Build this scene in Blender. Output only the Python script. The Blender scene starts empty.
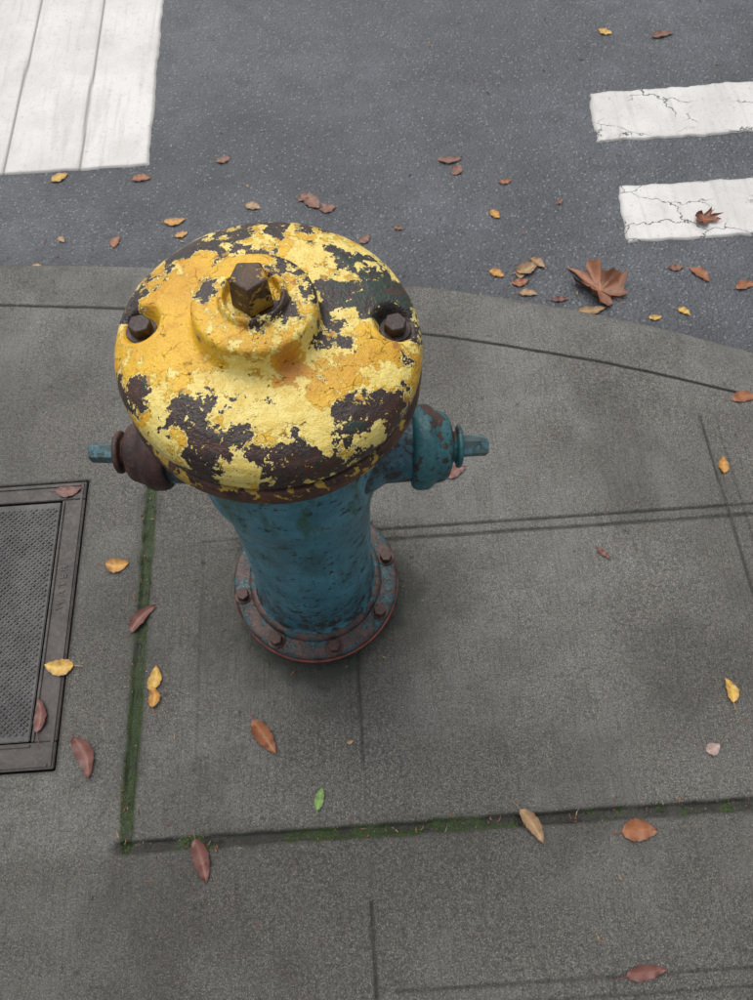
import bpy, bmesh, math, random
import numpy as np
from mathutils import Vector, Matrix, noise as mn
random.seed(7); rng=np.random.RandomState(5)
scene=bpy.context.scene
def link(o,parent=None):
    scene.collection.objects.link(o)
    if parent is not None: o.parent=parent
    return o
def lin(r,g,b):
    f=lambda v:(v/255/12.92 if v/255<=.04045 else ((v/255+.055)/1.055)**2.4)
    return (f(r),f(g),f(b),1)
# ---------- node helper ----------
class M:
    def __init__(s,name):
        s.m=bpy.data.materials.new(name); s.m.use_nodes=True; s.t=s.m.node_tree; s.n=s.t.nodes; s.b=s.n['Principled BSDF']; s.tc=s.n.new('ShaderNodeTexCoord')
    def l(s,a,b): s.t.links.new(a,b)
    def put(s,v,inp):
        if hasattr(v,'is_output') : s.l(v,inp)
        else: inp.default_value=v
    def map(s,sc=(1,1,1),co='Object',src=None):
        n=s.n.new('ShaderNodeMapping'); n.inputs['Scale'].default_value=sc; s.l(src or s.tc.outputs[co],n.inputs[0]); return n.outputs[0]
    def noise(s,v,scale,det=6,rough=.6,dist=0,out='Fac'):
        n=s.n.new('ShaderNodeTexNoise'); n.inputs['Scale'].default_value=scale;n.inputs['Detail'].default_value=det;n.inputs['Roughness'].default_value=rough;n.inputs['Distortion'].default_value=dist
        s.l(v,n.inputs['Vector']); return n.outputs[out]
    def vor(s,v,scale,feat='F1',out='Distance',rnd=1):
        n=s.n.new('ShaderNodeTexVoronoi'); n.feature=feat; n.inputs['Scale'].default_value=scale; n.inputs['Randomness'].default_value=rnd; s.l(v,n.inputs['Vector']); return n.outputs[out]
    def math(s,op,a,b=0.,clamp=False):
        n=s.n.new('ShaderNodeMath'); n.operation=op; n.use_clamp=clamp; s.put(a,n.inputs[0]); s.put(b,n.inputs[1]); return n.outputs[0]
    def ramp(s,v,a,b,lo=0.,hi=1.):
        n=s.n.new('ShaderNodeMapRange'); n.interpolation_type='SMOOTHSTEP'; s.l(v,n.inputs[0]); n.inputs[1].default_value=a;n.inputs[2].default_value=b;n.inputs[3].default_value=lo;n.inputs[4].default_value=hi; return n.outputs[0]
    def mix(s,f,a,b,mode='MIX'):
        n=s.n.new('ShaderNodeMix'); n.data_type='RGBA'; n.blend_type=mode; s.put(f,n.inputs[0]); s.put(a,n.inputs[6]); s.put(b,n.inputs[7]); return n.outputs[2]
    def attr(s,name,out='Fac'):
        n=s.n.new('ShaderNodeAttribute'); n.attribute_name=name; return n.outputs[out]
    def bump(s,h,dist,strength=1,prev=None):
        n=s.n.new('ShaderNodeBump'); n.inputs['Distance'].default_value=dist; n.inputs['Strength'].default_value=strength; s.l(h,n.inputs['Height'])
        if prev is not None: s.l(prev,n.inputs['Normal'])
        return n.outputs[0]
    def fin(s,col,rough,nrm=None,spec=.5,metal=0.):
        s.put(col,s.b.inputs['Base Color']); s.put(rough,s.b.inputs['Roughness']); s.put(spec,s.b.inputs['Specular IOR Level']); s.put(metal,s.b.inputs['Metallic'])
        if nrm is not None: s.l(nrm,s.b.inputs['Normal'])
        return s.m

# ---------- numpy value noise ----------
def vn(x,y,freq,seed):
    r=np.random.RandomState(seed).rand(256,256)
    X=x*freq+1000.3; Y=y*freq+1000.7
    xi=np.floor(X).astype(int); yi=np.floor(Y).astype(int); fx=X-xi; fy=Y-yi
    fx=fx*fx*(3-2*fx); fy=fy*fy*(3-2*fy)
    a=r[xi%256,yi%256];b=r[(xi+1)%256,yi%256];c=r[xi%256,(yi+1)%256];d=r[(xi+1)%256,(yi+1)%256]
    return (a*(1-fx)+b*fx)*(1-fy)+(c*(1-fx)+d*fx)*fy
def fbm(x,y,freq,seed,o=4):
    t=0;amp=.5;tot=0
    for i in range(o): t=t+amp*vn(x,y,freq*2**i,seed+i); tot+=amp; amp*=.5
    return t/tot
def grid_mesh(name,X,Y,Z,attrs,mat):
    nr,nc=X.shape
    co=np.stack([X,Y,Z],-1).reshape(-1,3).astype(np.float32)
    idx=np.arange(nr*nc).reshape(nr,nc)
    q=np.stack([idx[:-1,:-1],idx[:-1,1:],idx[1:,1:],idx[1:,:-1]],-1).reshape(-1,4)
    me=bpy.data.meshes.new(name); me.vertices.add(len(co)); me.vertices.foreach_set('co',co.ravel())
    me.loops.add(q.size); me.loops.foreach_set('vertex_index',q.ravel().astype(np.int32))
    me.polygons.add(len(q)); me.polygons.foreach_set('loop_start',np.arange(0,q.size,4,dtype=np.int32))
    me.polygons.foreach_set('use_smooth',np.ones(len(q),bool))
    me.update(calc_edges=True); me.validate()
    for k,v in attrs.items():
        a=me.attributes.new(k,'FLOAT','POINT'); a.data.foreach_set('value',v.ravel().astype(np.float32))
    me.materials.append(mat)
    return bpy.data.objects.new(name,me)

# ================= SIDEWALK =================
def ss(a,b,x):
    t=np.clip((x-a)/(b-a),0,1); return t*t*(3-2*t)
m=M('wet_concrete'); v=m.map()
mid=m.attr('mid'); fine=m.noise(v,130,3,.8); sp=m.noise(v,380,2,.8)
brush=m.noise(m.map((210,11,20)),1,2,.6)
c=m.mix(m.attr('big'),lin(84,82,77),lin(114,114,110))
c=m.mix(m.math('MULTIPLY',mid,.6),c,lin(88,87,79))
c=m.mix(m.ramp(fine,.38,.68,0,.7),c,lin(128,126,120))
c=m.mix(m.ramp(fine,.46,.30,0,.5),c,lin(68,67,62))
c=m.mix(m.ramp(sp,.55,.66,0,.8),c,lin(170,167,158))
c=m.mix(m.ramp(sp,.45,.34,0,.8),c,lin(50,49,45))
c=m.mix(m.ramp(brush,.5,.72,0,.36),c,lin(66,65,60))
tone=m.attr('tone'); c=m.mix(1.,c,m.mix(tone,(.46,.43,.385,1),(1.34,1.34,1.335,1)),'MULTIPLY')
moss=m.attr('moss'); mossf=m.ramp(m.math('ADD',moss,m.math('MULTIPLY',m.math('SUBTRACT',fine,.5),1.5)),.30,.55)
mc=m.mix(m.ramp(sp,.35,.65),lin(26,34,14),lin(72,96,38))
dirt=m.attr('dirt'); c=m.mix(m.math('MULTIPLY',dirt,.88),c,lin(34,31,26))
c=m.mix(mossf,c,mc)
st=m.attr('stain'); c=m.mix(m.math('MULTIPLY',st,.8),c,lin(46,50,38))
h=m.math('ADD',m.math('MULTIPLY',fine,1.1),m.math('ADD',m.math('MULTIPLY',sp,1.),m.math('MULTIPLY',brush,.9)))
nb=m.bump(h,.003,.8)
MC=m.fin(c,m.ramp(m.attr('wet'),0,1,.6,.30),nb,.5)

core=np.arange(-1.05,1.0501,.003)
gx=[];d=.006;x=1.05
while x<40: x+=d; d*=1.35; gx.append(x)
xs=np.concatenate([-np.array(gx)[::-1],core,gx])
gy=[];d=.006;x=-.33
while x>-30: x-=d; d*=1.35; gy.append(x)
bs=np.concatenate([np.array(gy)[::-1],np.arange(-.33,1.4501,.0029)])
ko=np.polyfit([-.956,-.754,-.553,.137,.348,.587,.814,.927],[1.442,1.424,1.399,1.272,1.215,1.143,1.052,.995],3)
ki=np.polyfit([-.934,-.634,.16,.328,.559,.78,.895],[1.302,1.266,1.112,1.067,.997,.918,.868],3)
def ext(p,x):
    xc=np.clip(x,-1.0,1.0); y=np.polyval(p,xc); dp=np.polyder(p)
    y=y+np.where(x<-1,(-(x+1))*.02/(1+.1*abs(x)),0)
    e=np.clip(x-1,0,None); y=y+np.where(x>1,np.polyval(dp,1.)*.35*(1-np.exp(-e/.35)),0)
    return y
yk=ext(ko,xs); yi=ext(ki,xs)
top=bs.max()
B,XX=np.meshgrid(bs,xs,indexing='ij')
YK=np.broadcast_to(yk,B.shape)
YY=np.where(B>.72,.72+(B-.72)*(YK-.72)/(top-.72),B)
fr=[(.002,-.004),(.005,-.010),(.008,-.02),(.012,-.05),(.016,-.10),(.02,-.16)]
Z=(fbm(XX,YY,3,11,3)-.5)*.004+(fbm(XX,YY,60,21,3)-.5)*.0012
dirt=np.zeros_like(XX); moss=np.zeros_like(XX)
def joint(x0,y0,x1,y1,w,dep,dk=1,ms=0,wob=.002,seed=1,fade=.02,lo=.40,hi=.62):
    global Z,dirt,moss
    L=math.hypot(x1-x0,y1-y0); ux,uy=(x1-x0)/L,(y1-y0)/L
    s=(XX-x0)*ux+(YY-y0)*uy; t=-(XX-x0)*uy+(YY-y0)*ux
    t=t+(fbm(s,s*0,9,seed+50,3)-.5)*2*wob
    ww=w*(.85+.5*(fbm(s,t,30,seed+60,3)-.3))
    ends=ss(-fade,0,s)*(1-ss(L,L+fade,s))
    g=(1-ss(ww*.30,ww*.60,np.abs(t)))*ends
    fill=1.
    if ms: fill=1-.55*ss(.4,.7,fbm(s,t,22,seed+90,3))
    Z=Z-dep*g*fill
    gd=(1-ss(ww*.35,ww*.9,np.abs(t)))*ends
    dirt=np.maximum(dirt,gd*dk*(.72+.5*(fbm(s,t,25,seed+70,3)-.3)))
    if ms: 
        moss=np.maximum(moss,gd*ms*ss(lo,hi,.5*fbm(s,s*0+seed,6,seed+80,3)+.5*fbm(s,t,40,seed+85,3)))
joint(-.503,.011,-.503,.76,.022,.010,1,1.0,seed=3,lo=.30,hi=.52)
joint(-.516,.010,40,.010,.020,.010,1,.85,seed=4)
joint(-.378,.602,.75,.602,.005,.0018,.5,0,.001,5)
joint(.0,.602,1.2,.602,.006,.003,.75,0,.001,6)
joint(-.378,.578,.05,.578,.004,.001,.35,0,.001,7)
joint(.0,.578,40,.578,.007,.003,.9,.3,.001,8)
joint(-.379,.14,-.379,.60,.005,.0012,.35,0,.001,9)
joint(-.06,.13,-.06,.42,.006,.003,.8,.3,.001,10)
joint(-.078,.13,-.078,.42,.004,.001,.35,0,.001,11)
joint(-.058,-20,-.058,-.113,.006,.003,.9,0,.001,12)
joint(-.02,-.24,40,-.24,.005,.002,.65,0,.001,13)
joint(-.2,-.266,40,-.266,.005,.002,.6,0,.001,14)
joint(.765,.02,.757,.82,.006,.003,.85,0,.001,15)
joint(.797,.02,.792,.82,.004,.0015,.5,0,.001,16)
joint(-.95,1.18,-.91,1.02,.005,.002,.6,0,.001,17)
joint(-1.9,-20,-1.9,1.25,.012,.006,.9,.5,.001,18)
YI=np.broadcast_to(yi,B.shape); t=np.abs(YY-YI+(fbm(XX,XX*0,12,90,3)-.5)*.004)
Z-=.004*(1-ss(.0015,.0045,t)); dirt=np.maximum(dirt,.95*(1-ss(.002,.006,t)))
kerb=ss(0,.004,YY-YI)
dn=YK-YY; Z=Z-np.where(dn<.02,.006*((1-np.clip(dn,0,.02)/.02)**2),0)
pit=ss(-1.052,-1.048,XX)*(1-ss(-.652,-.648,XX))*ss(.152,.156,YY)*(1-ss(.769,.773,YY))
Z-=.03*pit; 
dC=np.maximum(np.maximum(-1.05-XX,XX+.65),np.maximum(.154-YY,YY-.771)); dirt=np.maximum(dirt,.8*(1-ss(.0,.012,dC)))
hx,hy=-.136,.480
r=np.hypot(XX-hx,YY-hy); ang=fbm(XX,YY,9,33,4); an2=fbm(XX,YY,30,34,4)
stain=1.15*(1-ss(.15,.215,r+(ang-.5)*.14))
stain=np.maximum(stain,.45*(1-ss(.15,.29,r+(ang-.5)*.25)))
stain=np.maximum(stain,.30*(1-ss(.03,.2,np.hypot((XX-.04)/1.0,(YY-.49)/1.3)+(ang-.5)*.2)))
stain=np.maximum(stain,.5*(1-ss(.0,.035,np.abs(XX+.504)+(ang-.5)*.05))*(YY>.0)*(YY<.76))
stain=np.maximum(stain,.4*(1-ss(.0,.03,np.abs(YY-.011)+(ang-.5)*.05))*(XX>-.5))
stain*=.4+1.2*an2
moss=np.maximum(moss,.55*(1-ss(.135,.18,r+(fbm(XX,YY,25,38,3)-.5)*.1)))
mossh=ss(.3,.7,moss)*fbm(XX,YY,110,39,3); Z+=.004*mossh*(r>.15)
m2=fbm(XX,YY,5,141,5)
tone=.53+(fbm(XX,YY,1.6,41,4)-.5)*.5+.14*kerb-.24*ss(.50,.66,m2)+.10*ss(.48,.33,m2)*(YY>0)
tone-=.20*(1-ss(-.02,.02,YY))+.06*(1-ss(-.53,-.49,XX))*(YY<.76)
tone-=.22*kerb*ss(.5,.7,fbm(XX,YY,7,151,4))
tone-=.25*(1-ss(.0,.03,YK-YY))*ss(.4,.6,an2)
tone+=.07*ss(.59,.61,YY)*(1-kerb)
tone-=.10*(1-ss(.02,.10,np.abs(YY-(.16+.12*(XX-.1))))) *ss(.05,.3,XX)*fbm(XX,YY,12,47,3)
for (sx,sy,sr) in [(.25,.30,.07),(.52,.21,.06),(.58,.35,.05),(.1,.86,.06),(-.3,-.12,.09),(.3,.75,.05),(.45,.8,.04),(-.2,-.2,.05),(.2,.15,.04)]:
    tone-=.14*(1-ss(0,sr,np.hypot(XX-sx,YY-sy)+(ang-.5)*.08))
for i in range(34):
    sx,sy,sr=random.uniform(-1,1),random.uniform(-.3,1.1),random.uniform(.003,.009)
    tone+=random.choice([-.35,-.3,.25])*(1-ss(sr*.6,sr,np.hypot(XX-sx,YY-sy)+(an2-.5)*.006))
tone+=.7*(1-ss(.006,.012,np.hypot(XX-.527,YY-.486)+(an2-.5)*.012))
ch=fbm(XX,YY,45,61,3); Z-=.0015*ss(.72,.8,ch)
moss*=(1-pit)
bigA=ss(.35,.65,fbm(XX,YY,4.5,71,4)); midA=ss(.35,.65,fbm(XX,YY,28,81,4)); wet=np.clip(ss(.42,.62,m2)*.8+.3*midA,0,1)
def addrows(A,fn): return np.concatenate([A]+[fn(o,z) for o,z in fr],0)
X2=addrows(XX,lambda o,z:XX[-1:,:]); Y2=addrows(YY,lambda o,z:YY[-1:,:]+o); Z2=np.concatenate([Z]+[Z[-1:,:]+z for o,z in fr],0)
cp=lambda A,k=1.,ad=0.:np.concatenate([A]+[A[-1:,:]*k+ad for _ in fr],0)
link(grid_mesh('sidewalk',X2,Y2,Z2,{'tone':cp(np.clip(tone,0,1.4)),'dirt':cp(dirt,1,.2),'moss':cp(moss),'stain':cp(np.clip(stain,0,1)),'big':cp(bigA),'mid':cp(midA),'wet':cp(wet)},MC))

# ================= ROAD =================
m=M('wet_asphalt'); v=m.map()
big=m.noise(v,1.6,3,.6); mid=m.noise(v,11,3,.65); ag=m.vor(v,125); agc=m.vor(v,125,out='Color'); f2=m.noise(v,260,2,.8)
sx=m.n.new('ShaderNodeSeparateColor'); m.l(agc,sx.inputs[0])
c=m.mix(m.ramp(big,.3,.7),lin(72,75,79),lin(97,101,105))
c=m.mix(m.ramp(mid,.35,.7,0,.5),c,lin(72,75,78))
near=m.ramp(ag,.5,.25)
c=m.mix(m.math('MULTIPLY',near,m.ramp(sx.outputs[0],.72,.95,0,.8)),c,lin(156,156,153))
c=m.mix(m.math('MULTIPLY',near,m.ramp(sx.outputs[1],.75,.9,0,.7)),c,lin(46,47,49))
c=m.mix(m.ramp(f2,.56,.70,0,.7),c,lin(144,145,146))
c=m.mix(m.ramp(f2,.45,.3,0,.7),c,lin(38,39,41))
gut=m.attr('gut'); c=m.mix(m.math('MULTIPLY',gut,.6),c,lin(54,56,60))
h=m.math('ADD',m.math('MULTIPLY',ag,-1.1),m.math('MULTIPLY',f2,.9))
MA=m.fin(c,m.ramp(mid,.3,.7,.30,.50),m.bump(h,.0036,.85),.5)
gr=[];d=.04;x=2.
while x<90: x+=d; d*=1.4; gr.append(x)
xr=np.concatenate([-np.array(gr)[::-1],np.arange(-2,2.001,.02),gr]); 
gr2=[];d=.04;x=3.2
while x<90: x+=d; d*=1.4; gr2.append(x)
yr=np.concatenate([[-90,-40,-15,-5,-1,.5],np.arange(.8,3.201,.02),gr2])
RY,RX=np.meshgrid(yr,xr,indexing='ij')
yk2=ext(ko,RX); RZ=-.13+(fbm(RX,RY,1.5,77,3)-.5)*.006*((np.abs(RX)<3)&(RY<4))
gutv=1-ss(.0,.22,(RY-yk2)+(fbm(RX,RY,5,78,3)-.5)*.15)
link(grid_mesh('road',RX,RY,RZ,{'gut':gutv},MA))
def roadz(x,y):
    a=np.array([x]);b=np.array([y]); return float((-.13+(fbm(a,b,1.5,77,3)-.5)*.006*((np.abs(a)<3)&(b<4)))[0])

def paint_mat(name,crack):
    m=M(name); v=m.map(); a=m.noise(v,5,4,.6); b=m.noise(v,60,4,.75); d=m.noise(v,230,3,.8)
    c=m.mix(m.ramp(a,.3,.7),lin(208,205,199),lin(226,224,219))
    c=m.mix(m.ramp(b,.52,.75,0,.45),c,lin(160,156,148)); c=m.mix(m.ramp(d,.6,.70,0,.7),c,lin(100,98,92))
    streak=m.noise(m.map((40,3,1)),1,3,.6); c=m.mix(m.ramp(streak,.48,.72,0,.28),c,lin(164,160,151))
    e=m.attr('edge'); c=m.mix(m.math('MULTIPLY',e,.65),c,lin(112,108,101))
    h=m.math('MULTIPLY',b,1.)
    if crack:
        w=m.n.new('ShaderNodeVectorMath'); w.operation='ADD'; m.l(v,w.inputs[0])
        nn=m.noise(v,16,4,.65,out='Color'); sc=m.n.new('ShaderNodeVectorMath'); sc.operation='SCALE'; sc.inputs['Scale'].default_value=.07; m.l(nn,sc.inputs[0]); m.l(sc.outputs[0],w.inputs[1])
        mp=m.map((.75,1.2,1),src=w.outputs[0]); ed=m.vor(mp,6.5,'DISTANCE_TO_EDGE')
        k=m.math('MULTIPLY',m.ramp(ed,.003,.011,1,0),m.ramp(m.noise(v,5,3,.6),.42,.54))
        c=m.mix(m.math('MULTIPLY',k,.9),c,lin(70,68,66)); h=m.math('SUBTRACT',h,m.math('MULTIPLY',k,2.))
    return m.fin(c,.5,m.bump(h,.0015,.7),.45)
MP1=paint_mat('road_paint_white',False); MP2=paint_mat('road_paint_cracked',True)
def stripe(name,corners,mat,holes=(),amp=.004,step=.008,seams=()):
    P=[np.array(c) for c in corners]
    nu=int(np.linalg.norm(P[1]-P[0])/step); nv=int(np.linalg.norm(P[3]-P[0])/step)
    V,U=np.meshgrid(np.linspace(0,1,nv+1),np.linspace(0,1,nu+1),indexing='ij')
    X=(P[0][0]*(1-U)+P[1][0]*U)*(1-V)+(P[3][0]*(1-U)+P[2][0]*U)*V
    Y=(P[0][1]*(1-U)+P[1][1]*U)*(1-V)+(P[3][1]*(1-U)+P[2][1]*U)*V
    jx=(fbm(X*0+P[0][0],Y,22,int(abs(P[0][1])*10)+5,4)-.5)*2*amp; jy=(fbm(X,Y*0+P[0][1],22,int(abs(P[0][0])*10)+9,4)-.5)*2*amp
    we=np.clip(1-np.minimum(U,1-U)*nu/5,0,1); wv=np.clip(1-np.minimum(V,1-V)*nv/5,0,1)
    X=X+jx*we; Y=Y+jy*wv
    Z=-.13+(fbm(X,Y,1.5,77,3)-.5)*.006*((np.abs(X)<3)&(Y<4))+.0045
    edge=np.maximum(1-np.minimum(U,1-U)*nu/2.2,1-np.minimum(V,1-V)*nv/2.2).clip(0,1)
    for s in seams:
        t=np.abs(X-s-(fbm(Y,Y*0,3,int(s*-100),3)-.5)*.02)
        g=1-ss(.002,.006,t); Z=Z-.003*g; edge=np.maximum(edge,g*1.4)
    Z=np.where((U==0)|(U==1)|(V==0)|(V==1),-.134,Z)
    return link(grid_mesh(name,X,Y,Z,{'edge':edge},mat))
stripe('road_marking',[(-1.9,1.93),(-.632,1.93),(-.645,4.9),(-1.9,4.9)],MP1,seams=(-1.55,-1.32,-1.085,-.853),step=.007,amp=.007)
stripe('road_marking',[(.756,1.891),(3.3,1.885),(3.35,2.14),(.770,2.12)],MP2,amp=.013,step=.006)
stripe('road_marking',[(.759,1.480),(3.3,1.462),(3.35,1.70),(.778,1.705)],MP2,amp=.009,step=.006)

# ================= HYDRANT =================
hyd=link(bpy.data.objects.new('fire_hydrant',None)); hyd.location=(hx,hy,-.002); hyd.rotation_euler=(math.radians(1.0),math.radians(2.6),math.radians(-2))
def resample(prof,ds):
    P=[np.array(p,float) for p in prof]
    pts=[]
    for i in range(len(P)-1):
        n=max(1,int(np.linalg.norm(P[i+1]-P[i])/ds))
        for k in range(n): pts.append(P[i]+(P[i+1]-P[i])*k/n)
    pts.append(P[-1]); pts=np.array(pts)
    for _ in range(2):
        q=pts.copy(); q[1:-1]=.25*pts[:-2]+.5*pts[1:-1]+.25*pts[2:]; pts=q
    return pts
def lathe(name,prof,mat,n=128,ds=.002,rot=None,loc=(0,0,0),fn=None,parent=hyd,amp=.0006,attrs=None,seed=0):
    p=resample(prof,ds); a=np.linspace(0,2*np.pi,n+1)[:-1]
    R=np.repeat(p[:,0:1],n,1); Zl=np.repeat(p[:,1:2],n,1); A=np.repeat(a[None],len(p),0)
    X=R*np.cos(A);Y=R*np.sin(A)
    if fn: X,Y,Zl=fn(X,Y,Zl,R,A)
    co=np.stack([X,Y,Zl],-1).reshape(-1,3)
    if amp:
        for i,c in enumerate(co):
            w=Vector((c[0]*22+seed,c[1]*22,c[2]*22)); rr=math.hypot(c[0],c[1])+1e-6
            d=mn.noise(w)*amp+mn.noise(w*4)*amp*.4
            co[i,0]+=c[0]/rr*d; co[i,1]+=c[1]/rr*d; co[i,2]+=d*.6
    me=bpy.data.meshes.new(name); nr=len(p); idx=np.arange(nr*n).reshape(nr,n); nx=np.roll(idx,-1,1)
    q=np.stack([idx[:-1],nx[:-1],nx[1:],idx[1:]],-1).reshape(-1,4)
    me.from_pydata(co.tolist(),[],q.tolist()); me.polygons.foreach_set('use_smooth',np.ones(len(me.polygons),bool))
    me.update(); me.materials.append(mat)
    if attrs:
        for k,f in attrs.items():
            at=me.attributes.new(k,'FLOAT','POINT'); at.data.foreach_set('value',f(co).astype(np.float32))
    o=bpy.data.objects.new(name,me); link(o,parent); o.location=loc
    if rot: o.rotation_euler=rot
    return o
def rusty(name,c1,c2,c3,paint=None,pt=.5,rough=.5,sc=30):
    m=M(name); v=m.map(); a=m.noise(v,sc,4,.65); b=m.noise(v,sc*7,3,.7)
    c=m.mix(m.ramp(a,.35,.65),c1,c2); c=m.mix(m.ramp(b,.55,.7,0,.7),c,c3)
    h=m.math('ADD',m.math('MULTIPLY',a,.8),m.math('MULTIPLY',b,.6))
    if paint:
        k=m.ramp(m.math('ADD',m.noise(v,sc*.8,6,.7),m.math('MULTIPLY',m.math('SUBTRACT',m.vor(v,sc*4,out='Distance'),.4),.12)),pt,pt+.015)
        pc=m.mix(m.ramp(b,.3,.7),paint,tuple(x*.6 for x in paint[:3])+(1,)); c=m.mix(k,c,pc); h=m.math('ADD',h,m.math('MULTIPLY',k,.8))
    return m.fin(c,m.ramp(b,.3,.7,rough-.12,rough+.15),m.bump(h,.0015,.8),.5)
RB=lin(62,44,36); RD=lin(36,28,26); RO=lin(110,72,52)
M_rust=rusty('rusted_iron',RB,RD,RO)
M_rustcap=rusty('rusted_cap',lin(86,56,47),lin(50,37,34),lin(122,82,62))
M_base=rusty('rusted_base_flange',lin(88,64,56),lin(46,38,36),lin(120,92,78),paint=lin(48,84,90),pt=.52,rough=.42)
M_basel=rusty('rusted_base_dark',lin(66,50,44),lin(36,32,30),lin(96,74,62),paint=lin(38,46,34),pt=.5)
M_red=rusty('red_gasket',lin(168,84,68),lin(110,56,46),lin(130,92,76))
M_tealcap=rusty('teal_paint_chipped',lin(80,54,44),lin(44,36,34),lin(118,80,60),paint=lin(56,112,116),pt=.47,sc=26,rough=.42)
M_tealnut=rusty('teal_nut',lin(74,92,94),lin(46,62,64),lin(120,106,90),paint=lin(84,124,130),pt=.5,rough=.42)
M_nuty=rusty('nut_iron_yellow_traces',lin(88,64,42),lin(42,34,29),lin(132,100,58),paint=lin(190,146,52),pt=.53,sc=50)
m=M('teal_body_paint'); v=m.map(); a=m.noise(v,9,4,.6); b=m.noise(v,45,5,.7); d=m.noise(v,200,3,.7); drip=m.noise(m.map((34,34,7)),1,5,.7)
sep=m.n.new('ShaderNodeSeparateXYZ'); m.l(m.tc.outputs['Object'],sep.inputs[0])
low=m.ramp(sep.outputs[2],.34,.10,0,.05)
c=m.mix(m.ramp(a,.3,.7),lin(46,106,122),lin(78,146,162)); c=m.mix(m.ramp(drip,.46,.66,0,.6),c,lin(48,84,90))
c=m.mix(m.ramp(d,.55,.72,0,.45),c,lin(120,164,172))
lightchip=m.ramp(m.noise(v,80,4,.75),.63,.65); c=m.mix(m.math('MULTIPLY',lightchip,.5),c,lin(128,168,172))
k1=m.ramp(m.math('ADD',m.math('ADD',b,low),m.math('MULTIPLY',m.math('SUBTRACT',m.vor(v,150),.4),.14)),.63,.64)
c=m.mix(k1,c,lin(34,56,60)); k2=m.ramp(m.math('ADD',m.noise(v,52,5,.75),low),.64,.65); c=m.mix(k2,c,lin(88,60,46))
gz=m.math('MULTIPLY',m.ramp(sep.outputs[2],.35,.75),m.ramp(drip,.50,.64)); c=m.mix(m.math('MULTIPLY',gz,.7),c,lin(44,96,66))
lz=m.math('MULTIPLY',m.ramp(sep.outputs[2],.26,.08),m.ramp(b,.38,.6)); c=m.mix(lz,c,lin(60,54,48))
h=m.math('ADD',m.math('MULTIPLY',k1,-.9),m.math('ADD',m.math('MULTIPLY',a,.6),m.math('ADD',m.math('MULTIPLY',k2,-.9),m.math('MULTIPLY',d,.3))))
M_body=m.fin(c,m.ramp(b,.3,.7,.26,.48),m.bump(h,.002,.85),.5)
# bonnet
m=M('bonnet_peeling_yellow'); v=m.map()
wn=m.noise(v,70,3,.7,out='Color'); sc=m.n.new('ShaderNodeVectorMath'); sc.operation='SCALE'; sc.inputs['Scale'].default_value=.012; m.l(wn,sc.inputs[0])
w=m.n.new('ShaderNodeVectorMath'); w.operation='ADD'; m.l(v,w.inputs[0]); m.l(sc.outputs[0],w.inputs[1]); wv=w.outputs[0]
cells=m.n.new('ShaderNodeSeparateColor'); m.l(m.vor(wv,110,out='Color'),cells.inputs[0])
n1=m.noise(v,25,6,.66); n2=m.noise(v,36,6,.7); n3=m.noise(v,75,4,.7); n4=m.noise(v,300,3,.7); n5=m.noise(v,9,3,.5)
cf=m.math('SUBTRACT',cells.outputs[0],.5)
p=m.math('ADD',m.math('ADD',m.math('MULTIPLY',m.math('SUBTRACT',n1,.5),2.1),m.attr('paint')),m.math('MULTIPLY',cf,.12))
g=m.math('ADD',m.math('ADD',m.math('MULTIPLY',m.math('SUBTRACT',n2,.5),1.9),m.attr('gold')),m.math('MULTIPLY',m.math('SUBTRACT',cells.outputs[1],.5),.12))
kp=m.ramp(p,-.010,.0); kg=m.math('MULTIPLY',m.ramp(g,-.01,.0),m.ramp(m.math('ADD',p,m.math('MULTIPLY',m.math('SUBTRACT',n3,.5),.3)),.048,.058))
base=m.mix(m.ramp(n3,.35,.65),lin(38,31,29),lin(66,50,43)); base=m.mix(m.ramp(n4,.55,.7,0,.6),base,lin(104,78,64))
base=m.mix(m.ramp(m.math('SUBTRACT',n5,m.math('MULTIPLY',n3,.3)),.40,.48,0,.5),base,lin(96,60,43))
gk=m.ramp(m.math('ADD',m.math('ADD',n3,m.math('MULTIPLY',n2,.4)),m.attr('green')),.80,.84); base=m.mix(gk,base,lin(40,56,44))
pale=m.mix(m.ramp(n3,.35,.7),lin(244,222,128),lin(230,198,92)); pale=m.mix(m.ramp(n4,.58,.70,0,.45),pale,lin(194,166,108))
pale=m.mix(m.ramp(p,.045,.0,0,.75),pale,lin(240,226,160))
gold=m.mix(m.ramp(n5,.35,.65),lin(216,162,36),lin(236,188,46)); gold=m.mix(m.ramp(n3,.48,.72,0,.6),gold,lin(200,132,38))
org=m.ramp(m.math('ADD',m.math('MULTIPLY',m.math('SUBTRACT',n2,.5),1.3),m.attr('orange')),.24,.62)
edgeo=m.math('MULTIPLY',m.ramp(p,.15,.06),m.ramp(n3,.44,.6)); 
c=m.mix(kp,base,pale); c=m.mix(kg,c,gold); c=m.mix(m.math('MULTIPLY',edgeo,m.math('MULTIPLY',kg,.7)),c,lin(164,102,42))
c=m.mix(m.math('MULTIPLY',org,m.math('MULTIPLY',kp,.8)),c,lin(184,112,42))
ed=m.vor(wv,52,'DISTANCE_TO_EDGE'); ck=m.math('MULTIPLY',m.math('MULTIPLY',m.ramp(ed,.0,.03,1,0),m.ramp(n2,.5,.62)),kp); c=m.mix(m.math('MULTIPLY',ck,.5),c,lin(110,76,40))
fl=m.ramp(m.noise(v,95,4,.75),.64,.655); c=m.mix(m.math('MULTIPLY',fl,.9),c,lin(70,46,34))
fl2=m.math('MULTIPLY',m.ramp(m.noise(v,140,3,.75),.645,.655),m.math('SUBTRACT',1.,kp)); c=m.mix(fl2,c,lin(226,192,96))
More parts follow.
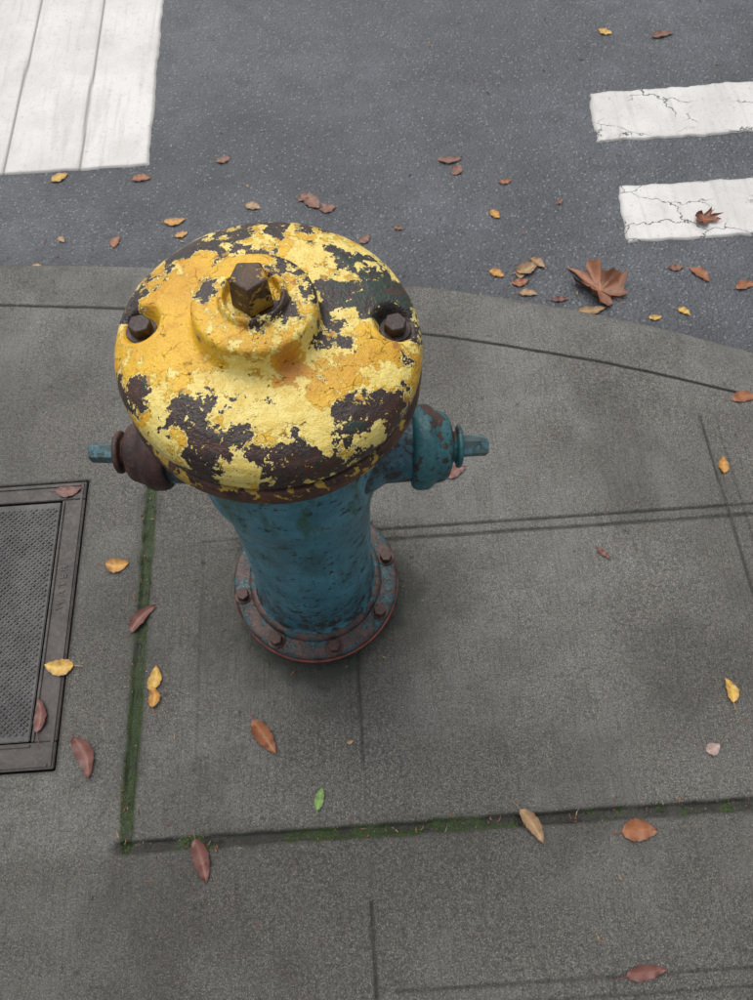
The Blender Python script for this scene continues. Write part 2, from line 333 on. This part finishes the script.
h=m.math('ADD',m.math('ADD',m.math('MULTIPLY',kp,1.5),m.math('MULTIPLY',kg,1.1)),m.math('ADD',m.math('MULTIPLY',n3,.9),m.math('MULTIPLY',n4,.35)))
h=m.math('SUBTRACT',h,m.math('ADD',m.math('MULTIPLY',ck,.35),m.math('MULTIPLY',fl,.9)))
M_bon=m.fin(c,m.ramp(n3,.3,.7,.24,.46),m.bump(h,.0021,1.),.5)
D=-.30
BL=[(215,266,22,D,0,0,0),(245,250,26,D,0,0,0),(282,243,16,D,0,0,0),(155,286,18,D,0,0,0),(182,262,13,D,0,0,0),(372,298,24,D,0,.12,0),(362,330,22,D,0,.12,0),(398,345,18,D,0,0,0),(345,285,14,D,0,.15,0),
(328,345,20,D,0,0,0),(334,322,16,D,0,.1,0),(212,345,13,D,0,0,0),(276,378,19,D,0,0,0),(180,428,20,D,0,0,0),(207,444,24,D,0,0,0),(242,452,20,D,0,0,0),(150,404,9,D,0,0,0),(348,442,22,D,0,0,0),(374,425,18,D,0,0,0),(290,468,20,D,0,0,0),(408,385,15,D,0,0,0),
(330,472,14,D,0,.1,0),(210,476,12,D,0,0,0),(345,245,12,-.2,0,.3,0),(142,330,17,-.5,0,0,0),(394,320,18,-.5,0,.1,0),(418,330,14,-.2,0,.2,0),(128,385,9,-.3,0,0,0),(305,250,8,-.3,0,0,0),(240,375,8,-.2,0,0,0),
(160,362,34,.5,.45,0,0),(200,378,28,.45,.35,0,0),(172,318,22,.4,.4,0,0),(205,292,18,.25,.3,0,.1),(375,382,22,.3,.3,0,.1),(345,398,14,.3,.1,0,0),(322,420,18,.2,.25,0,.15),(240,395,15,.3,.2,0,0),(285,320,22,.15,.3,0,.1),(240,325,14,.2,.3,0,.1),(235,228,16,.15,.25,0,.2),(330,250,18,.25,.1,0,.3),(190,240,12,.2,.2,0,.1),(225,300,20,.2,.3,0,.05),
(345,345,14,.35,-.35,0,0),(235,415,28,.25,-.35,0,0),(370,272,18,.25,-.3,0,0),(238,482,16,.2,-.3,0,0),(312,285,16,.3,-.3,0,0),(186,402,14,.3,-.35,0,0),(303,440,24,.2,-.3,0,0),(385,402,14,.3,-.3,0,0),(318,388,14,.25,-.3,0,0),(270,430,20,.2,-.35,0,0),(380,455,14,.2,-.2,0,0),(340,262,16,.25,-.2,0,0),(165,450,14,.2,-.2,0,0),(325,455,12,.3,-.3,0,0),
(296,402,20,.35,.3,0,.6),(203,362,12,.2,.3,0,.4),(258,372,14,.1,.2,0,.4)]
RBN=.157
def bl(col):
    def f(co):
        t=np.zeros(len(co))
        for B_ in BL:
            cx=(B_[0]-270)/152*RBN; cy=-(B_[1]-352)/130*RBN; rr=math.hypot(cx,cy)
            if rr>.154: cx*=.154/rr; cy*=.154/rr
            s=B_[2]/152*RBN*1.1
            d2=((co[:,0]-cx)**2+(co[:,1]-cy)**2)/(s*s)
            t+=B_[3+col]*np.exp(-d2*.9)*((.72 if B_[3]>0 else .60) if col<2 else 1)
        if col==0: t+=.085-.10*ss(.842,.826,co[:,2])
        if col==1: t+=-.0
        return np.clip(t,-.5,.8)
    return f
ATT={'paint':bl(0),'gold':bl(1),'green':bl(2),'orange':bl(3)}
BP=((-.126,.006),(.128,.004)); UP=.005; HXo,HYo=-.007,-.002
def dome(X,Y,Zl,R,A):
    for bx,by in BP:
        d=np.hypot(X-bx,Y-by)
        k=1-ss(.013,.025,d); tgt=.861
        Zl=np.where((Zl>.845),Zl*(1-k)+np.minimum(Zl,tgt)*k,Zl)
    k=1-ss(.066,.11,R)
    X=X+HXo*k; Y=Y+HYo*k
    return X,Y,Zl
bprof=[(.138,.825),(.152,.8255),(.1558,.828),(.157,.833),(.157,.846),(.155,.8535),(.151,.861),(.143,.868),(.130,.8745),(.112,.880),(.094,.883),(.078,.8845),(.070,.885),(.0645,.8865),(.0615,.892),(.0600,.911),(.0585,.9155),(.054,.9175),(.036,.9195),(.0335,.9195),(.032,.9265),(.029,.9285),(.0265,.9265),(.0255,.917),(.0,.917)]
lathe('bonnet',bprof,M_bon,n=360,ds=.0012,fn=dome,attrs=ATT,amp=.0009,loc=(0,0,UP))
M_flb=rusty('rusted_flange_yellow_traces',lin(96,60,45),lin(50,36,31),lin(132,88,62),paint=lin(206,168,70),pt=.57,sc=34)
lathe('body_flange',[(.11,.785),(.149,.790),(.1555,.793),(.1585,.799),(.1585,.813),(.156,.8195),(.14,.8205)],M_flb,n=256,ds=.0015,amp=.0009,loc=(0,0,UP-.001))
lathe('barrel',[(.128,.080),(.122,.086),(.116,.10),(.112,.13),(.110,.18),(.108,.30),(.106,.42),(.108,.52),(.116,.565),(.121,.60),(.121,.70),(.118,.755),(.122,.785),(.14,.80)],M_body,n=192,ds=.004,amp=.0009)
lathe('barrel_collar',[(.112,.092),(.126,.091),(.131,.087),(.132,.082),(.131,.078)],M_base,n=160,ds=.002,amp=.001,seed=9)
lathe('base_flange_upper',[(.115,.081),(.130,.080),(.152,.078),(.161,.077),(.1645,.073),(.1645,.061),(.162,.058),(.145,.057)],M_base,n=200,ds=.002,amp=.001)
lathe('gasket',[(.145,.050),(.166,.051),(.1672,.054),(.166,.0575),(.145,.058)],M_red,n=200,ds=.0015,amp=.0006)
lathe('base_flange_lower',[(.145,.051),(.162,.050),(.1655,.047),(.1645,.032),(.158,.028),(.142,.024),(.138,.0),(.142,-.02)],M_basel,n=200,ds=.002,amp=.0012,seed=4)
def hexbolt(name,loc,r,h,mat,rotz=0,n=6,taper=1.,washer=True,parent=hyd,rot=None):
    bm=bmesh.new()
    def ring(rad,z): return [bm.verts.new((rad*math.cos(rotz+2*math.pi*i/n),rad*math.sin(rotz+2*math.pi*i/n),z)) for i in range(n)]
    a=ring(r,0);b=ring(r*taper,h*.94);c=ring(r*taper*.90,h)
    for u,w_ in ((a,b),(b,c)):
        for i in range(n): bm.faces.new((u[i],u[(i+1)%n],w_[(i+1)%n],w_[i]))
    bm.faces.new(c)
    bmesh.ops.bevel(bm,geom=[e for e in bm.edges if not e.is_boundary],offset=r*.07,segments=2,affect='EDGES',profile=.5)
    if washer:
        k=24; p=[(r*1.35,-.001),(r*1.38,.0008),(r*1.32,.0022),(r*.8,.0024)]
        rings=[[bm.verts.new((q[0]*math.cos(2*math.pi*i/k),q[0]*math.sin(2*math.pi*i/k),q[1])) for i in range(k)] for q in p]
        for u,w_ in zip(rings[:-1],rings[1:]):
            for i in range(k): bm.faces.new((u[i],u[(i+1)%k],w_[(i+1)%k],w_[i]))
    me=bpy.data.meshes.new(name); bm.to_mesh(me); bm.free(); me.materials.append(mat)
    o=bpy.data.objects.new(name,me); link(o,parent); o.location=loc
    if rot: o.rotation_euler=rot
    return o
for i,(bx,by) in enumerate(BP): 
    hexbolt('bonnet_bolt_%d'%(i+1),(bx,by,.862+UP),.0118,.014,M_rust,rotz=.3+i)
for i in range(8):
    a=math.radians(22.5+45*i-8); hexbolt('flange_bolt_%d'%(i+1),(.1465*math.cos(a),.1465*math.sin(a),.079),.0125,.017,M_rustcap,rotz=i*.7)
hexbolt('operating_nut',(HXo,HYo,.919+UP),.0205,.033,M_nuty,rotz=math.radians(54),n=5,taper=.92,washer=False)
def noz(side,parts):
    ry=math.radians(90 if side>0 else -90)
    for nm,prof,mat,n_ in parts:
        lathe(nm,prof,mat,n=n_,ds=.0018,rot=(0,ry,0),loc=(0,-.012,.644),amp=.0008,seed=side*3)
noz(1,[('nozzle_right',[(.062,.095),(.055,.11),(.046,.122),(.044,.160)],M_body,96),
 ('nozzle_cap_right',[(.040,.157),(.050,.157),(.054,.160),(.0555,.165),(.0555,.176),(.053,.182),(.048,.186),(.045,.198),(.041,.204),(.030,.208),(.019,.210),(.0185,.214),(.028,.2155),(.0285,.2205),(.020,.223),(.0,.2235)],M_tealcap,96)])
hexbolt('cap_nut_right',(.222,-.012,.644),.0155,.034,M_tealnut,n=5,rotz=.6,taper=.9,washer=False,rot=(0,math.radians(90),0))
noz(-1,[('nozzle_left',[(.058,.095),(.050,.11),(.042,.122),(.040,.160)],M_body,96),
 ('nozzle_cap_left',[(.036,.150),(.046,.150),(.049,.153),(.0505,.158),(.0505,.170),(.048,.176),(.042,.182),(.038,.194),(.034,.2),(.024,.204),(.018,.206),(.018,.2085),(.0275,.210),(.028,.216),(.020,.219),(.0,.2195)],M_rustcap,96)])
hexbolt('cap_nut_left',(-.218,-.012,.644),.0145,.034,M_tealnut,n=5,rotz=.3,taper=.9,washer=False,rot=(0,math.radians(-90),0))

# ================= METER COVER =================
cov=link(bpy.data.objects.new('utility_cover',None))
def box(name,x0,x1,y0,y1,z0,z1,mat,bev=.0015):
    bm=bmesh.new(); bmesh.ops.create_cube(bm,size=1)
    for v_ in bm.verts: v_.co=Vector(((x0+x1)/2+v_.co.x*(x1-x0),(y0+y1)/2+v_.co.y*(y1-y0),(z0+z1)/2+v_.co.z*(z1-z0)))
    bmesh.ops.bevel(bm,geom=bm.edges[:],offset=bev,segments=2,affect='EDGES')
    me=bpy.data.meshes.new(name); bm.to_mesh(me); bm.free(); me.materials.append(mat); return link(bpy.data.objects.new(name,me),cov)
M_iron=rusty('cover_cast_iron',lin(86,84,82),lin(58,57,56),lin(116,106,96),sc=14,rough=.45)
M_irond=rusty('cover_frame_iron',lin(74,67,62),lin(46,43,41),lin(104,88,76),sc=14,rough=.45)
x0,x1,y0,y1=-1.048,-.652,.156,.769; fw=.050
box('frame_front',x0,x1,y0,y0+fw,-.03,.002,M_irond);box('frame_back',x0,x1,y1-fw+.008,y1,-.03,.002,M_irond)
box('frame_side',x1-fw,x1,y0+fw+.001,y1-fw+.007,-.03,.0015,M_irond);box('frame_side_far',x0,x0+fw,y0+fw+.001,y1-fw+.007,-.03,.0015,M_irond)
for nm,a in (('lip_r',(x1-.010,x1-.004,y0+.004,y1-.004)),('lip_r2',(x1-fw+.002,x1-fw+.007,y0+fw+.002,y1-fw+.004)),('lip_f',(x0,x1-.012,y0+.004,y0+.010)),('lip_b',(x0,x1-.012,y1-.010,y1-.004)),('lip_f2',(x0,x1-fw,y0+fw-.008,y0+fw-.003))):
    box(nm,*a,.0,.0048,M_irond,.0008)
box('lid',x0+fw+.004,x1-fw-.004,y0+fw+.003,y1-fw+.003,-.02,.0005,M_iron)
bm=bmesh.new(); px=.0125
i=0; yy=y0+fw+.018
while yy<y1-fw-.008:
    xx=x0+fw+.014+(px/2 if i%2 else 0)
    while xx<x1-fw-.012:
        s=.0050; hh=.0032*random.uniform(.6,1.1)
        vs=[bm.verts.new((xx+dx*s,yy+dy*s*.8,.0002)) for dx,dy in ((-1,0),(0,-1),(1,0),(0,1))]; ts=[bm.verts.new((xx+dx*s*.6,yy+dy*s*.5,hh)) for dx,dy in ((-1,0),(0,-1),(1,0),(0,1))]
        bm.faces.new(ts)
        for k in range(4): bm.faces.new((vs[k],vs[(k+1)%4],ts[(k+1)%4],ts[k]))
        xx+=px
    yy+=px*.46; i+=1
me=bpy.data.meshes.new('studs'); bm.to_mesh(me); bm.free(); me.materials.append(M_iron); link(bpy.data.objects.new('studs',me),cov)
cu=bpy.data.curves.new('lettering','FONT'); cu.body='W A T E R'; cu.size=.022; cu.extrude=.0009; cu.align_x='CENTER'; cu.align_y='CENTER'; cu.materials.append(M_irond)
t=bpy.data.objects.new('lettering',cu); link(t,cov); t.location=(x1-.026,.52,.0020); t.rotation_euler=(0,0,math.radians(90))

# ================= LEAVES =================
m=M('fallen_leaf_surface'); v=m.map(); ca=m.attr('col','Color'); a=m.noise(v,60,4,.65); b=m.noise(v,260,3,.7)
c=m.mix(m.ramp(a,.45,.7,0,.6),ca,m.mix(1.,ca,(.45,.33,.25,1),'MULTIPLY')); c=m.mix(m.ramp(b,.60,.70,0,.7),c,lin(50,34,22))
ML=m.fin(c,.38,m.bump(b,.0008,.6),.5)
class LeafSet:
    def __init__(s): s.v=[];s.f=[];s.c=[]
    def leaf(s,x,y,ang,L,W,col,curl=.1,z=None,rib=1.25,tip=1.,stalk=True):
        z=.001 if z is None else z; nL,nW=14,6; base=len(s.v); a=math.radians(ang); ca_,sa=math.cos(a),math.sin(a)
        c1=random.uniform(-1,1); tw=random.uniform(-.8,.8); bend=random.uniform(-.14,.14)
        for i in range(nL+1):
            t=i/nL; w=W*.5*(math.sin(math.pi*t**.85)**.75 if 0<t<1 else 0)*(1-.25*t*tip)
            w*=1+.08*math.sin(i*2.3+c1)
            for j in range(nW+1):
                u=j/nW*2-1; lx=(t-.5)*L; ly=u*w+bend*L*(4*t*(1-t)-.5)
                zz=curl*L*((t-.5)**2*1.2+ .9*abs(u)*w/W + .35*tw*u*(t-.5))+.0016*math.sin(t*17+c1*5)*abs(u)
                s.v.append((x+lx*ca_-ly*sa,y+lx*sa+ly*ca_,z+.0008+max(0,zz)))
                k=1+(rib-1)*(1-min(1,abs(u)*5))*.8-.28*abs(u)**3 + .08*math.sin(i*1.7)*(abs(u)>.2)
                s.c.append((col[0]*k,col[1]*k*(1-.12*abs(u)**2),col[2]*k,1))
        for i in range(nL):
            for j in range(nW):
                q=base+i*(nW+1)+j; s.f.append((q,q+1,q+nW+2,q+nW+1))
        if stalk:
            b0=len(s.v); sl=L*.28; wd=.0007
            for t in (0,.5,1):
                lx=-.5*L-sl*t; ly=-bend*L*.5+sl*.3*t*t*c1
                for e in (-1,1):
                    s.v.append((x+lx*ca_-(ly+e*wd)*sa,y+lx*sa+(ly+e*wd)*ca_,z+.0012+curl*L*.3*(1-t)*.5)); s.c.append((col[0]*.7,col[1]*.6,col[2]*.6,1))
            for i in range(2): s.f.append((b0+2*i,b0+2*i+1,b0+2*i+3,b0+2*i+2))
    def maple(s,x,y,ang,R,col,z,curl=.12,sq=.8,fold=.35):
        base_pts=[(-90,.30),(-70,.5),(-52,.70),(-40,.62),(-28,.66),(-14,.92),(-6,.80),(2,.74),(12,.66),(22,.50),(32,.56),(42,.88),(50,.84),(58,1.0),(66,.74),(74,.58),(82,.84),(90,1.10)]
        pts=base_pts+[(180-a_,r_*random.uniform(.72,1.0)) for a_,r_ in base_pts[-2::-1]]
        A0=math.radians(ang); base=len(s.v); s.v.append((x,y,z+.002)); s.c.append((col[0]*1.2,col[1]*1.2,col[2]*1.2,1)); n=len(pts); rings=8; ph=random.random()*6
        for k in range(1,rings+1):
            for i,(a_,r_) in enumerate(pts):
                q=k/rings; rr=R*(q*(.62+(r_-.62)*q**1.5)); aa=math.radians(a_-90)+.06*math.sin(i*2.7+ph)
                lx=rr*math.cos(aa); ly=rr*math.sin(aa)*sq
                zz=fold*abs(ly)*(.4+.6*q)+curl*R*q**2*(.5+.5*math.sin(a_*.045+ph))+R*.09*math.sin(i*1.9+ph+q*4)*q*q
                if ly>R*.35: ly=R*.35+(ly-R*.35)*.35; zz+=.25*R*(q**2)
                s.v.append((x+lx*math.cos(A0)-ly*math.sin(A0),y+lx*math.sin(A0)+ly*math.cos(A0),z+.0015+max(0,zz)*.55))
                kk=(1.2 if r_>.8 else .78)*(1-.25*q)*(1+.1*math.sin(i*3.1)); s.c.append((col[0]*kk,col[1]*kk,col[2]*kk,1))
        for i in range(n-1): s.f.append((base,base+1+i,base+2+i))
        for k in range(rings-1):
            for i in range(n-1):
                q=base+1+k*n+i; s.f.append((q,q+n,q+n+1,q+1))
        b0=len(s.v); A=math.radians(ang-180)
        for t in (0,.5,1):
            for e in (-1,1):
                s.v.append((x+R*.7*t*math.cos(A+.2*t)-e*.001*math.sin(A),y+R*.7*t*math.sin(A+.2*t)+e*.001*math.cos(A),z+.004)); s.c.append((col[0]*.8,col[1]*.6,col[2]*.5,1))
        for i in range(2): s.f.append((b0+2*i,b0+2*i+1,b0+2*i+3,b0+2*i+2))
    def make(s,name):
        me=bpy.data.meshes.new(name); me.from_pydata(s.v,[],s.f); me.update(); me.polygons.foreach_set('use_smooth',np.ones(len(me.polygons),bool))
        at=me.color_attributes.new('col','FLOAT_COLOR','POINT'); at.data.foreach_set('color',np.array(s.c,np.float32).ravel()); me.materials.append(ML)
        return link(bpy.data.objects.new(name,me))
Yl=lin(206,168,78);Yo=lin(192,142,62);Br=lin(128,88,66);RBr=lin(120,78,66);Ob=lin(154,98,58);Tn=lin(170,140,100);Gn=lin(128,168,84)
S=LeafSet()
S.leaf(-.689,.749,5,.062,.030,RBr,.05,z=.004); S.leaf(-.564,.563,0,.052,.036,Yo,.2); S.leaf(-.501,.441,48,.075,.030,RBr,.2)
S.leaf(-.663,.351,175,.062,.038,Yl,.12,z=.004); S.leaf(-.468,.315,80,.050,.030,Yl,.2); S.leaf(-.467,.278,95,.042,.026,Yo,.25,z=.003)
S.leaf(-.690,.258,95,.068,.026,RBr,.15,z=.004); S.leaf(-.595,.173,-65,.088,.038,RBr,.18); S.leaf(-.361,-.019,-72,.078,.034,RBr,.2)
S.leaf(-.247,.187,-55,.08,.036,Ob,.2); S.leaf(-.144,.071,75,.042,.020,Gn,.1); S.leaf(.241,0.0,-60,.068,.030,Tn,.25,z=.002)
S.leaf(.432,-.021,-3,.064,.042,Ob,.1); S.leaf(.397,-.236,5,.07,.026,RBr,.05); S.leaf(.600,.110,20,.03,.026,lin(180,158,145),.05,stalk=False)
S.leaf(.660,.214,95,.048,.026,Yl,.15); S.leaf(.776,.700,80,.042,.026,Yo,.15); S.leaf(.872,.869,0,.065,.034,Ob,.08)
S.leaf(.471,.513,-50,.035,.014,RBr,.1); S.leaf(.183,.729,30,.05,.03,RBr,.1); S.leaf(-.083,.167,10,.014,.009,Tn,.05,stalk=False)
def RL(x,y,a,L,W,c,curl=.12): S.leaf(x,y,a,L,W,c,curl,z=roadz(x,y)+(.005 if (x<-.64 and y>1.93) or (x>.75 and (1.48<y<1.71 or 1.89<y<2.13)) else .001))
for q in [(.885,2.419,-30,.05,.035,Yl),(1.071,2.382,10,.08,.035,Br),(-.908,1.907,30,.055,.04,Yl),(-.651,1.877,0,.06,.035,Ob),(-.539,1.688,5,.065,.034,Yo),(-.516,1.635,20,.04,.026,Yo),(-.709,1.625,70,.045,.03,Ob),(-.40,1.935,20,.05,.03,Br),(-.307,1.727,-20,.05,.034,Tn),
 (-.127,1.726,-60,.065,.05,Br),(-.083,1.698,10,.05,.04,Br),(-.15,1.75,30,.05,.03,Br),(.298,1.866,0,.08,.03,Br),(.315,1.821,60,.05,.035,Br),(.405,1.627,-60,.04,.030,Yo),(.453,1.757,10,.045,.02,Ob),(.019,1.566,50,.04,.03,Br),(.381,1.405,-35,.045,.032,Yo),
 (.441,1.368,10,.05,.03,Ob),(.939,1.351,-55,.065,.038,Ob),(.879,1.382,5,.045,.026,Br),(1.05,1.302,10,.06,.034,Ob),(.864,1.229,-40,.038,.024,Yl),(.783,1.216,0,.036,.02,Yl),(.457,1.327,-10,.055,.026,Tn),(.54,1.299,0,.05,.02,RBr),(-.871,1.648,-50,.03,.022,Tn),(.62,1.255,5,.08,.03,Tn),(-.93,1.55,0,.03,.02,Yl),
 (.467,1.415,25,.07,.045,Tn,.3),(.50,1.43,-50,.05,.03,Tn,.3),(.445,1.40,80,.04,.03,Tn,.25),(.12,1.60,-20,.03,.018,Br),(.60,1.66,40,.028,.018,Br),(1.5,1.6,10,.06,.03,Ob),(1.7,1.1,50,.06,.03,Yo),(-1.4,1.7,50,.06,.03,Yo)]: RL(*q)
S.make('fallen_leaves')
S=LeafSet(); S.maple(.655,1.318,130,.112,lin(160,104,70),roadz(.66,1.32)+.002,.3); S.make('maple_leaf')
S=LeafSet(); S.maple(.993,1.548,10,.055,lin(156,96,68),roadz(.99,1.55)+.006,.3,sq=.65); S.make('maple_leaf')
S=LeafSet()
pal=[Tn,Br,Ob,RBr,lin(150,140,120),lin(60,46,36),lin(40,34,28)]
for i in range(620):
    k=random.random()
    if k<.35: x=random.uniform(-.5,1.1); y=.011+random.gauss(0,.012)
    elif k<.5: x=-.504+random.gauss(0,.012); y=random.uniform(0,.75)
    elif k<.62: a=random.random()*6.28; x=hx+.18*math.cos(a)+random.gauss(0,.02); y=hy+.18*math.sin(a)+random.gauss(0,.02)
    else: x=random.uniform(-1,1); y=random.uniform(-.3,1.05)
    if -1.05<x<-.65 and .15<y<.77: continue
    L=random.choice([.003,.003,.004,.006,.012]); S.leaf(x,y,random.uniform(0,360),L,min(L*.5,.0015+random.random()*.002),random.choice(pal),.05,z=.0005,stalk=False)
for i in range(190):
    x=random.uniform(-1.2,1.3); y=random.uniform(1.5,2.6) if random.random()<.4 else float(ext(ko,np.array([x]))[0])+abs(random.gauss(.02,.08))
    L=random.choice([.006,.008,.011,.016]); S.leaf(x,y,random.uniform(0,360),L,L*.45,random.choice(pal),.05,z=roadz(x,y)+.001,stalk=False)
S.make('leaf_debris')

# ================= CAMERA / LIGHT =================
th=math.atan(1554/722); nrm=math.hypot(1,.07); c_=1/nrm; s_=.07/nrm
F=Vector((0,math.cos(th),-math.sin(th))); R0=Vector((1,0,0)); U0=Vector((0,math.sin(th),math.cos(th)))
R=c_*R0-s_*U0; U=s_*R0+c_*U0
cam=bpy.data.cameras.new('camera'); co=bpy.data.objects.new('camera',cam); link(co); scene.camera=co
mt=Matrix((R,U,-F)).transposed().to_4x4(); mt.translation=Vector((0,0,1.45)); co.matrix_world=mt
cam.sensor_fit='VERTICAL'; cam.sensor_height=36; cam.lens=26.0; cam.clip_start=.02; cam.clip_end=500
w=bpy.data.worlds.new('World'); scene.world=w; w.use_nodes=True; nt=w.node_tree
sky=nt.nodes.new('ShaderNodeTexSky'); sky.sky_type='NISHITA'; sky.sun_disc=False; EL,AZ=math.radians(64),math.radians(-20)
sky.sun_elevation=EL; sky.sun_rotation=AZ; sky.dust_density=4; sky.air_density=1
hs=nt.nodes.new('ShaderNodeHueSaturation'); hs.inputs['Saturation'].default_value=.4; nt.links.new(sky.outputs[0],hs.inputs['Color'])
bg=nt.nodes['Background']; nt.links.new(hs.outputs[0],bg.inputs[0]); bg.inputs[1].default_value=.15
sl=bpy.data.lights.new('sun','SUN'); sl.energy=1.0; sl.angle=math.radians(70); sl.color=(1,.97,.93); so=bpy.data.objects.new('sun',sl); link(so)
dirv=Vector((math.sin(AZ)*math.cos(EL),math.cos(AZ)*math.cos(EL),math.sin(EL)))
so.rotation_euler=dirv.to_track_quat('Z','Y').to_euler()
scene.view_settings.view_transform='Standard'; scene.view_settings.look='None'; scene.view_settings.exposure=0
